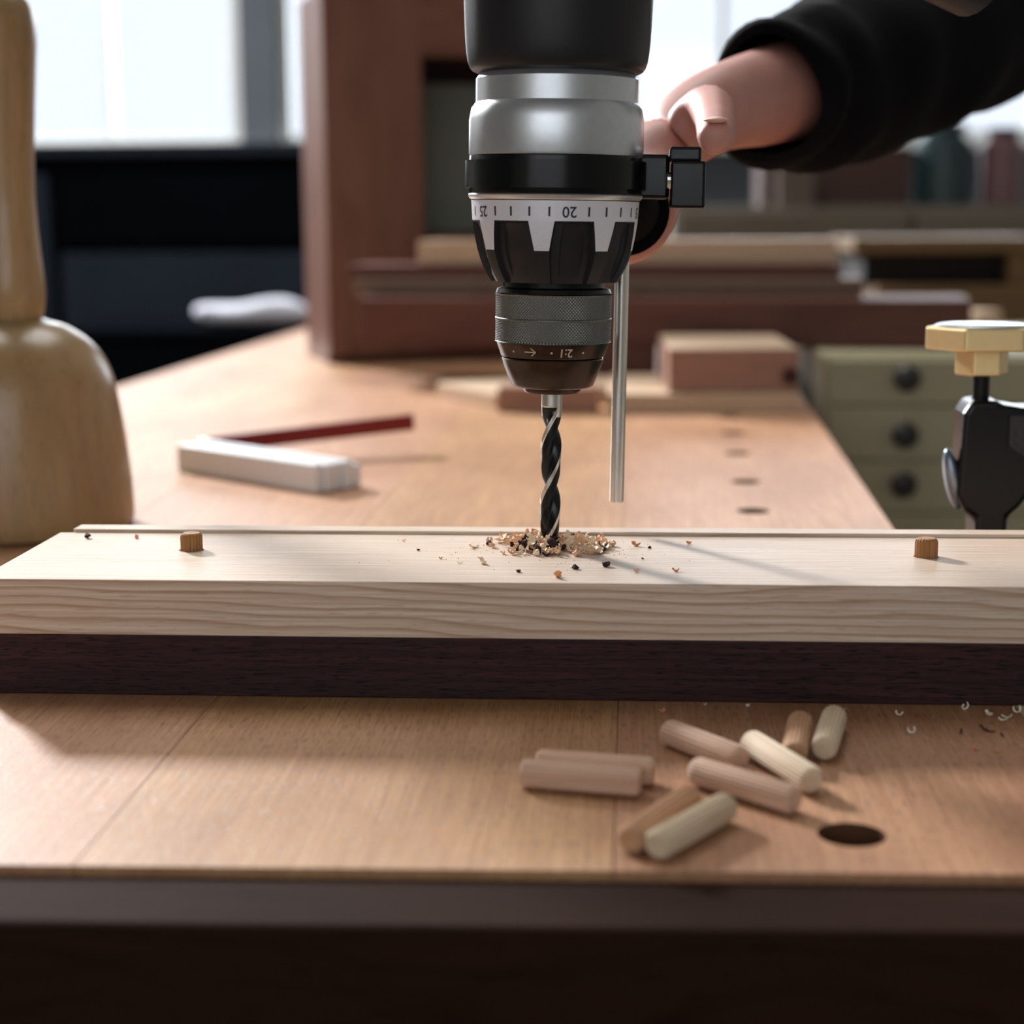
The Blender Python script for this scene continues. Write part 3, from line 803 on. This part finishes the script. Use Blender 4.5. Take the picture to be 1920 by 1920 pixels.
# ------------------------------------------------------------------ brass and black clamp at the bench edge
m_brass = plain('brass', C(226, 202, 152), 0.42, metal=0.85, nscale=300, namt=0.08)
m_iron = plain('black_cast_iron', C(6, 7, 9), 0.3, spec=0.25, nscale=700, namt=0.5, bumpd=0.0001)
m_irons = plain('rough_black_casting', C(34, 35, 38), 0.55, nscale=500, namt=0.7, bumpd=0.0008)
cx_, cy_ = 151.5, 738.0
cp_ = empty('clamp', (cx_, cy_, 0)); tag(cp_, 'black cast iron clamp with a brass hexagonal nut at the right bench edge', 'clamp')
def hexa(r, rot=0): return [(r*math.cos(PI/3*i+rot), r*math.sin(PI/3*i+rot)) for i in range(6)]
hx = BM(); prism(hx, hexa(24.2, math.radians(2)), 102.6, 112.0)
nut = obj('brass_nut', hx, m_brass, cp_, bevel=0.9, seg=3)
obj('nut_washer', lathe(BM(), [(0, 111.9), (19, 111.9), (20, 112.4), (19, 112.9), (0, 113.0)], 48), m_alu, nut, smooth=True)
hb2 = BM(); prism(hb2, hexa(11.3, math.radians(2)), 91.5, 102.7)
obj('brass_hub', hb2, m_brass, cp_, bevel=0.9, seg=3)
obj('screw', lathe(BM(), [(3.7, 76), (3.7, 91.7)], 24), m_iron, cp_, smooth=True)
body = BM()
prism(body, [(-9.6, 58), (-8.8, 76), (-5.5, 81.2), (5, 81.2), (8, 79.5), (16, 78.2), (110, 78.2), (110, 48), (60, 50), (34, 52), (22, 44), (16.5, 36.2), (11.5, 31.5), (11.5, -92), (-1.5, -92), (-2.5, 31), (-7.2, 34.5), (-10.2, 40)], -11, 11, axis=1)
obj('body', body, m_iron, cp_, bevel=2.4, seg=3)
web = BM(); prism(web, [(10, 75.5), (105, 75.5), (105, 55), (58, 56), (34, 57), (20, 55), (10, 62)], -12.6, -10.5, axis=1)
obj('rough_web', web, m_irons, cp_, bevel=0.8)
lv = BM(); bmesh.ops.create_uvsphere(lv, u_segments=20, v_segments=14, radius=1)
bmesh.ops.transform(lv, matrix=Matrix.Translation((-11.2, -4, 47)) @ Matrix.Rotation(math.radians(-12), 4, 'Y') @ Matrix.Diagonal((3.6, 5, 13.5, 1)), verts=lv.verts[:])
obj('lever', lv, plain('grey_steel', C(120, 132, 146), 0.3, metal=0.8), cp_, smooth=True)
lj = BM(); box(lj, -60, 12, -11, 11, -94, -78)
obj('lower_jaw', lj, m_iron, cp_, bevel=2)

# ------------------------------------------------------------------ walnut cabinet on the bench
wc = empty('walnut_cabinet', (-320.6, 1846.1, 0), (0, 0, math.radians(20)))
tag(wc, 'small open walnut cabinet with a wide frame standing at the far end of the bench', 'cabinet')
W_, H_, D_, st = 352, 400, 150, 107
obj('left_side', box(BM(), 0.0, 16, 18, D_, 0.05, H_), M['cabwood'], wc, bevel=1)
obj('right_side', box(BM(), W_-16, W_, 18, D_, 0.05, H_), M['cabwood'], wc, bevel=1)
obj('bottom', box(BM(), 16, W_-16, 18, D_, 6, 24), M['cabwoodx'], wc)
obj('top', box(BM(), 16, W_-16, 18, D_, H_-18, H_), M['cabwoodx'], wc)
obj('back_panel', box(BM(), 16, W_-16, D_-10, D_-1, 24, H_-18), plain('dark_panel', C(60, 44, 38), 0.7), wc)
obj('stile', box(BM(), -1, st, 0, 18, 9, H_), M['cabwood'], wc, bevel=1.5)
obj('stile', box(BM(), W_-st, W_+1, 0, 18, 9, H_), M['cabwood'], wc, bevel=1.5)
obj('rail', box(BM(), st, W_-st, 0.8, 18, 9, 70), M['cabwoodx'], wc, bevel=1.5)
obj('rail', box(BM(), st, W_-st, 0.8, 18, H_-70, H_), M['cabwoodx'], wc, bevel=1.5)
obj('shelf', box(BM(), 16, W_-16, 30, D_-11, 130, 140), M['cabwoodx'], wc)
bo = obj('picture_board', box(BM(), 0, 118, 0, 8, 0, 170), plain('grey_green_board', C(112, 116, 106), 0.7, nscale=12), None, bevel=1)
bo.name = 'grey_board'; bo.parent = None
mw = Matrix.Translation(Vector((-320.6, 1846.1, 0))*MM) @ Matrix.Rotation(math.radians(20), 4, 'Z')
bo.matrix_world = mw @ Matrix.Translation(Vector((118, 66, 142.5))*MM) @ Matrix.Rotation(math.radians(-12), 4, 'X')
tag(bo, 'grey green board leaning on the shelf inside the walnut cabinet', 'board')

# ------------------------------------------------------------------ far left: machine, chest and cloth
m_navy = plain('navy_machine_paint', C(34, 45, 58), 0.7, spec=0.25, nscale=6, namt=0.35)
m_navyd = plain('dark_machine_panel', C(12, 15, 19), 1.0, spec=0.0, nscale=6, namt=0.3)
mc = empty('machine_cabinet', (0, 0, 0)); tag(mc, 'dark blue grey machine cabinet in the shadow at the far left', 'cabinet')
obj('body', box(BM(), -1900, -560, 3500, 4100, FLOOR, 285), m_navyd, mc, bevel=6)
obj('door', box(BM(), -1860, -1180, 3475, 3499, FLOOR+60, 250), m_navy, mc, bevel=6)
obj('door', box(BM(), -1160, -600, 3475, 3499, FLOOR+60, 90), m_navy, mc, bevel=6)
obj('drawer', box(BM(), -1160, -600, 3475, 3499, 105, 250), m_navyd, mc, bevel=6)
obj('top_panel', box(BM(), -1920, -540, 3460, 4120, 285, 310), m_navy, mc, bevel=4)
cs = empty('low_chest', (0, 0, 0)); tag(cs, 'low black chest standing behind the left bench edge', 'chest')
obj('body', box(BM(), -1000, -470, 2880, 3200, FLOOR, -40), m_navyd, cs, bevel=6)
obj('lid', box(BM(), -1010, -460, 2870, 3210, -40, -28), m_navyd, cs, bevel=4)
cl_ = BM(); bmesh.ops.create_uvsphere(cl_, u_segments=40, v_segments=20, radius=1)
for v in cl_.verts:
    x, y, z = v.co
    zz = (abs(z)**0.7)*(1 if z > 0 else -1)
    f = 1+0.08*math.sin(5*x+3*y)+0.05*math.sin(9*y)
    v.co = (x*105*f, y*70*f, (zz+1)*22*(1+0.12*math.sin(4*x)))
clo = obj('folded_cloth', cl_, plain('pale_cloth', C(196, 200, 212), 0.9, nscale=30), smooth=True, ang=80)
clo.location = (-0.648, 2.99, -0.0275); tag(clo, 'pale folded cloth lying on the low black chest beside the walnut cabinet', 'cloth')

# ------------------------------------------------------------------ far right: table, slotted crate, plank, jars, cupboard
tb = empty('side_table', (0, 0, 0)); tag(tb, 'low grey brown side table behind the drawer cabinet', 'table')
obj('tabletop', box(BM(), 250, 1100, 1960, 2850, -8, 18), M['brownboard'], tb, bevel=2)
for x in (290, 1060):
    for y in (2000, 2810): obj('leg', box(BM(), x-25, x+25, y-25, y+25, FLOOR, -8), M['brownboard'], tb)
cr = empty('slotted_crate', (0, 0, 0)); tag(cr, 'long brown wooden crate with a black slot, on the side table', 'crate')
m_void = plain('crate_slot_shade', C(18, 14, 12), 0.9)
obj('lid', box(BM(), 300, 560, 2300, 2560, 108, 128), M['oldwood'], cr, bevel=2)
obj('bottom_board', box(BM(), 330, 560, 2290, 2560, 18.1, 66), M['oldwood'], cr, bevel=2)
obj('end_board', box(BM(), 502, 560, 2302, 2560, 66, 108), M['oldwood'], cr, bevel=2)
obj('slot_shade_fill', box(BM(), 318, 502, 2330, 2556, 66, 108), m_void, cr)  # near-black filler, the slot's inner shade put into its colour
slab('short_plank', 320, 440, 2050, 2110, 18.2, 46, M['block'], 'pale short plank lying askew on the side table by the crate', 'plank', -0.7, 1.5)
fc = empty('cupboard', (0, 0, 0)); tag(fc, 'wide grey brown cupboard against the far right', 'cupboard')
m_fc = plain('grey_brown_paint', C(92, 84, 72), 0.8, nscale=5, namt=0.2)
obj('body', box(BM(), 90, 1500, 3400, 3900, FLOOR, 175), m_fc, fc, bevel=6)
for x0, x1 in ((100, 545), (560, 1005), (1020, 1490)):
    d = obj('door', box(BM(), x0, x1, 3378, 3399, FLOOR+60, 165), m_fc, fc, bevel=5)
    obj('handle', box(BM(), x1-50, x1-35, 3360, 3379, 20, 110), m_knob, d, bevel=2)
def jar(x, y, z, r, h, col, lab, name='jar'):
    e = empty(name, (x, y, z)); tag(e, lab, 'jar')
    obj('body', lathe(BM(), [(0, 0), (r*0.94, 0), (r, 3), (r, h*0.78), (r*0.7, h*0.86), (r*0.7, h*0.9), (0, h*0.9)], 32), plain(name+lab[:6], col, 0.35), e, smooth=True)
    obj('lid', lathe(BM(), [(0, h*0.9), (r*0.78, h*0.9), (r*0.78, h-2), (r*0.7, h), (0, h)], 32), m_knob, e, smooth=True)
jar(628, 3500, 175.1, 54, 160, C(22, 44, 48), 'dark teal jar on the cupboard behind the brass nut')
jar(742, 3500, 175.1, 42, 150, C(96, 66, 70), 'mauve jar on the cupboard at the far right')
slab('storage_box', 270, 560, 3480, 3700, 175.1, 290, plain('box_maroon', C(58, 36, 30), 0.8), 'dark reddish brown box on the cupboard left of the teal jar', 'box')
slab('upright_block', 296, 366, 3410, 3470, 175.1, 250, plain('grey_pink_block', C(92, 82, 76), 0.9, spec=0.1), 'small grey pink upright block on the cupboard below the black sleeve', 'block')

# ------------------------------------------------------------------ person: hand on the side handle and dark sleeve
sk = NT('skin'); nf = sk.noise((90, 90, 90), 4, 0.6)
sk.col(sk.mix(nf, C(178, 122, 110), C(202, 146, 134))); sk.rough(0.5)
sk.b.inputs['Subsurface Weight'].default_value = 0.06; sk.b.inputs['Subsurface Radius'].default_value = (0.008, 0.003, 0.002)
sk.b.inputs['Subsurface Scale'].default_value = 1.0
m_sleeve = plain('black_sleeve', C(14, 14, 16), 0.95, nscale=80, namt=0.3, spec=0.1)
# grip axis, world mm: from G0 (flange) to G1
G0 = Vector((BITX-0.74+25.0+161.5*TILT, BITY+47, 161.5)); gd = Vector((math.sin(math.radians(-6)), math.cos(math.radians(-6)), 0))
def gp(s, ang, r):
    """point round the handle: s along the grip, ang clockwise seen from the camera from straight up"""
    side = gd.cross(Vector((0, 0, 1)))
    return G0+gd*s+side*(r*math.sin(math.radians(ang)))+Vector((0, 0, 1))*(r*math.cos(math.radians(ang)))
verts = []; edges = []; rad = []
def av(p, r):
    verts.append(Vector(p)*MM); rad.append(r*MM); return len(verts)-1
def chain(start, pts):
    prev = start
    for p, r in pts:
        i = av(p, r); edges.append((prev, i)); prev = i
    return prev
elbow = av((262, 1075, 300), 40)
fore = chain(elbow, [((200, 1010, 272), 38), ((140, 930, 243), 34), ((96, 860, 222), 29), ((66, 815, 213), 25)])
wrist = chain(fore, [((47, 786, 208), 21)])
palm = chain(wrist, [((30, 756, 200), 19), (gp(72, 50, 19), 15)])
# four fingers: wrap from the right side under the grip to the left
for s, ln in ((26, 1.0), (44, 1.05), (62, 1.0), (80, 0.9)):
    kn_ = chain(palm, [(gp(s, 72, 17.5), 9)])
    chain(kn_, [(gp(s, 112, 17), 8.4), (gp(s, 156, 17), 8.2), (gp(s-1, 200, 17), 7.8), (gp(s-2, 242, 17.5), 7.4), (gp(s-2, 268*ln, 17), 6.4)])
# thumb leaves the side of the palm near the wrist and lies forward above the clamp knob
chain(palm, [((34, 728, 204), 11.0), ((35, 700, 199), 9.2), ((34.4, 672, 192), 8.2), ((33.2, 652, 188), 7.6), ((32.6, 643, 186.4), 6.8)])
me = bpy.data.meshes.new('person'); me.from_pydata([tuple(v) for v in verts], edges, []); me.update()
per = bpy.data.objects.new('person', me); COL.objects.link(per); me.materials.append(sk.m)
tag(per, 'person in a black long sleeve reaching from the right, hand gripping the drill side handle', 'person')
smod = per.modifiers.new('skin', 'SKIN'); smod.use_smooth_shade = True
if not me.skin_vertices: 
    bpy.context.view_layer.objects.active = per
sv = me.skin_vertices[0].data
for i, r in enumerate(rad): sv[i].radius = (r, r); sv[i].use_root = (i == 0)
ss = per.modifiers.new('sub', 'SUBSURF'); ss.levels = 2; ss.render_levels = 2
bpy.context.view_layer.update(); bake(per)
for p in per.data.polygons: p.use_smooth = True
# nail on the thumb
nb = BM(); bmesh.ops.create_uvsphere(nb, u_segments=16, v_segments=10, radius=1)
obj('thumb_nail', nb, plain('nail', C(232, 184, 168), 0.3), per, smooth=True,
    xf=Matrix.Translation((32.8, 645, 193.4)) @ Matrix.Diagonal((4.6, 6, 1.2, 1)))
# sleeve: cloth tube with folds from the cuff to beyond the elbow
pts = [Vector(p) for p in ((64, 805, 212), (78, 828, 215), (104, 870, 224), (140, 925, 242), (185, 990, 265), (240, 1055, 292), (330, 1140, 350), (430, 1210, 450))]
sl = BM(); rings = []
fine = []
for a, b_ in zip(pts, pts[1:]):
    for k in range(5): fine.append(a.lerp(b_, k/5))
fine.append(pts[-1]); n = 36
for i, p in enumerate(fine):
    d = (fine[min(i+1, len(fine)-1)]-fine[max(0, i-1)]).normalized(); a = d.cross(Vector((0, 0, 1))).normalized(); b_ = d.cross(a)
    base = 31+min(19, i*1.0) + 1.8*math.sin(i*1.3)
    rings.append([sl.verts.new(p+(a*math.cos(2*PI*k/n)+b_*math.sin(2*PI*k/n))*(base+1.6*math.sin(3*2*PI*k/n+i*0.8))) for k in range(n)])
inner = [sl.verts.new(fine[0]+(v.co-fine[0])*0.86) for v in rings[0]]
for A, B in zip(rings, rings[1:]):
    for k in range(n): sl.faces.new((A[k], B[k], B[(k+1) % n], A[(k+1) % n]))
for k in range(n): sl.faces.new((rings[0][k], rings[0][(k+1) % n], inner[(k+1) % n], inner[k]))
sl.faces.new(rings[-1])
so = obj('sleeve', sl, m_sleeve, per, smooth=True, ang=80)
tag(so, 'black sleeve')
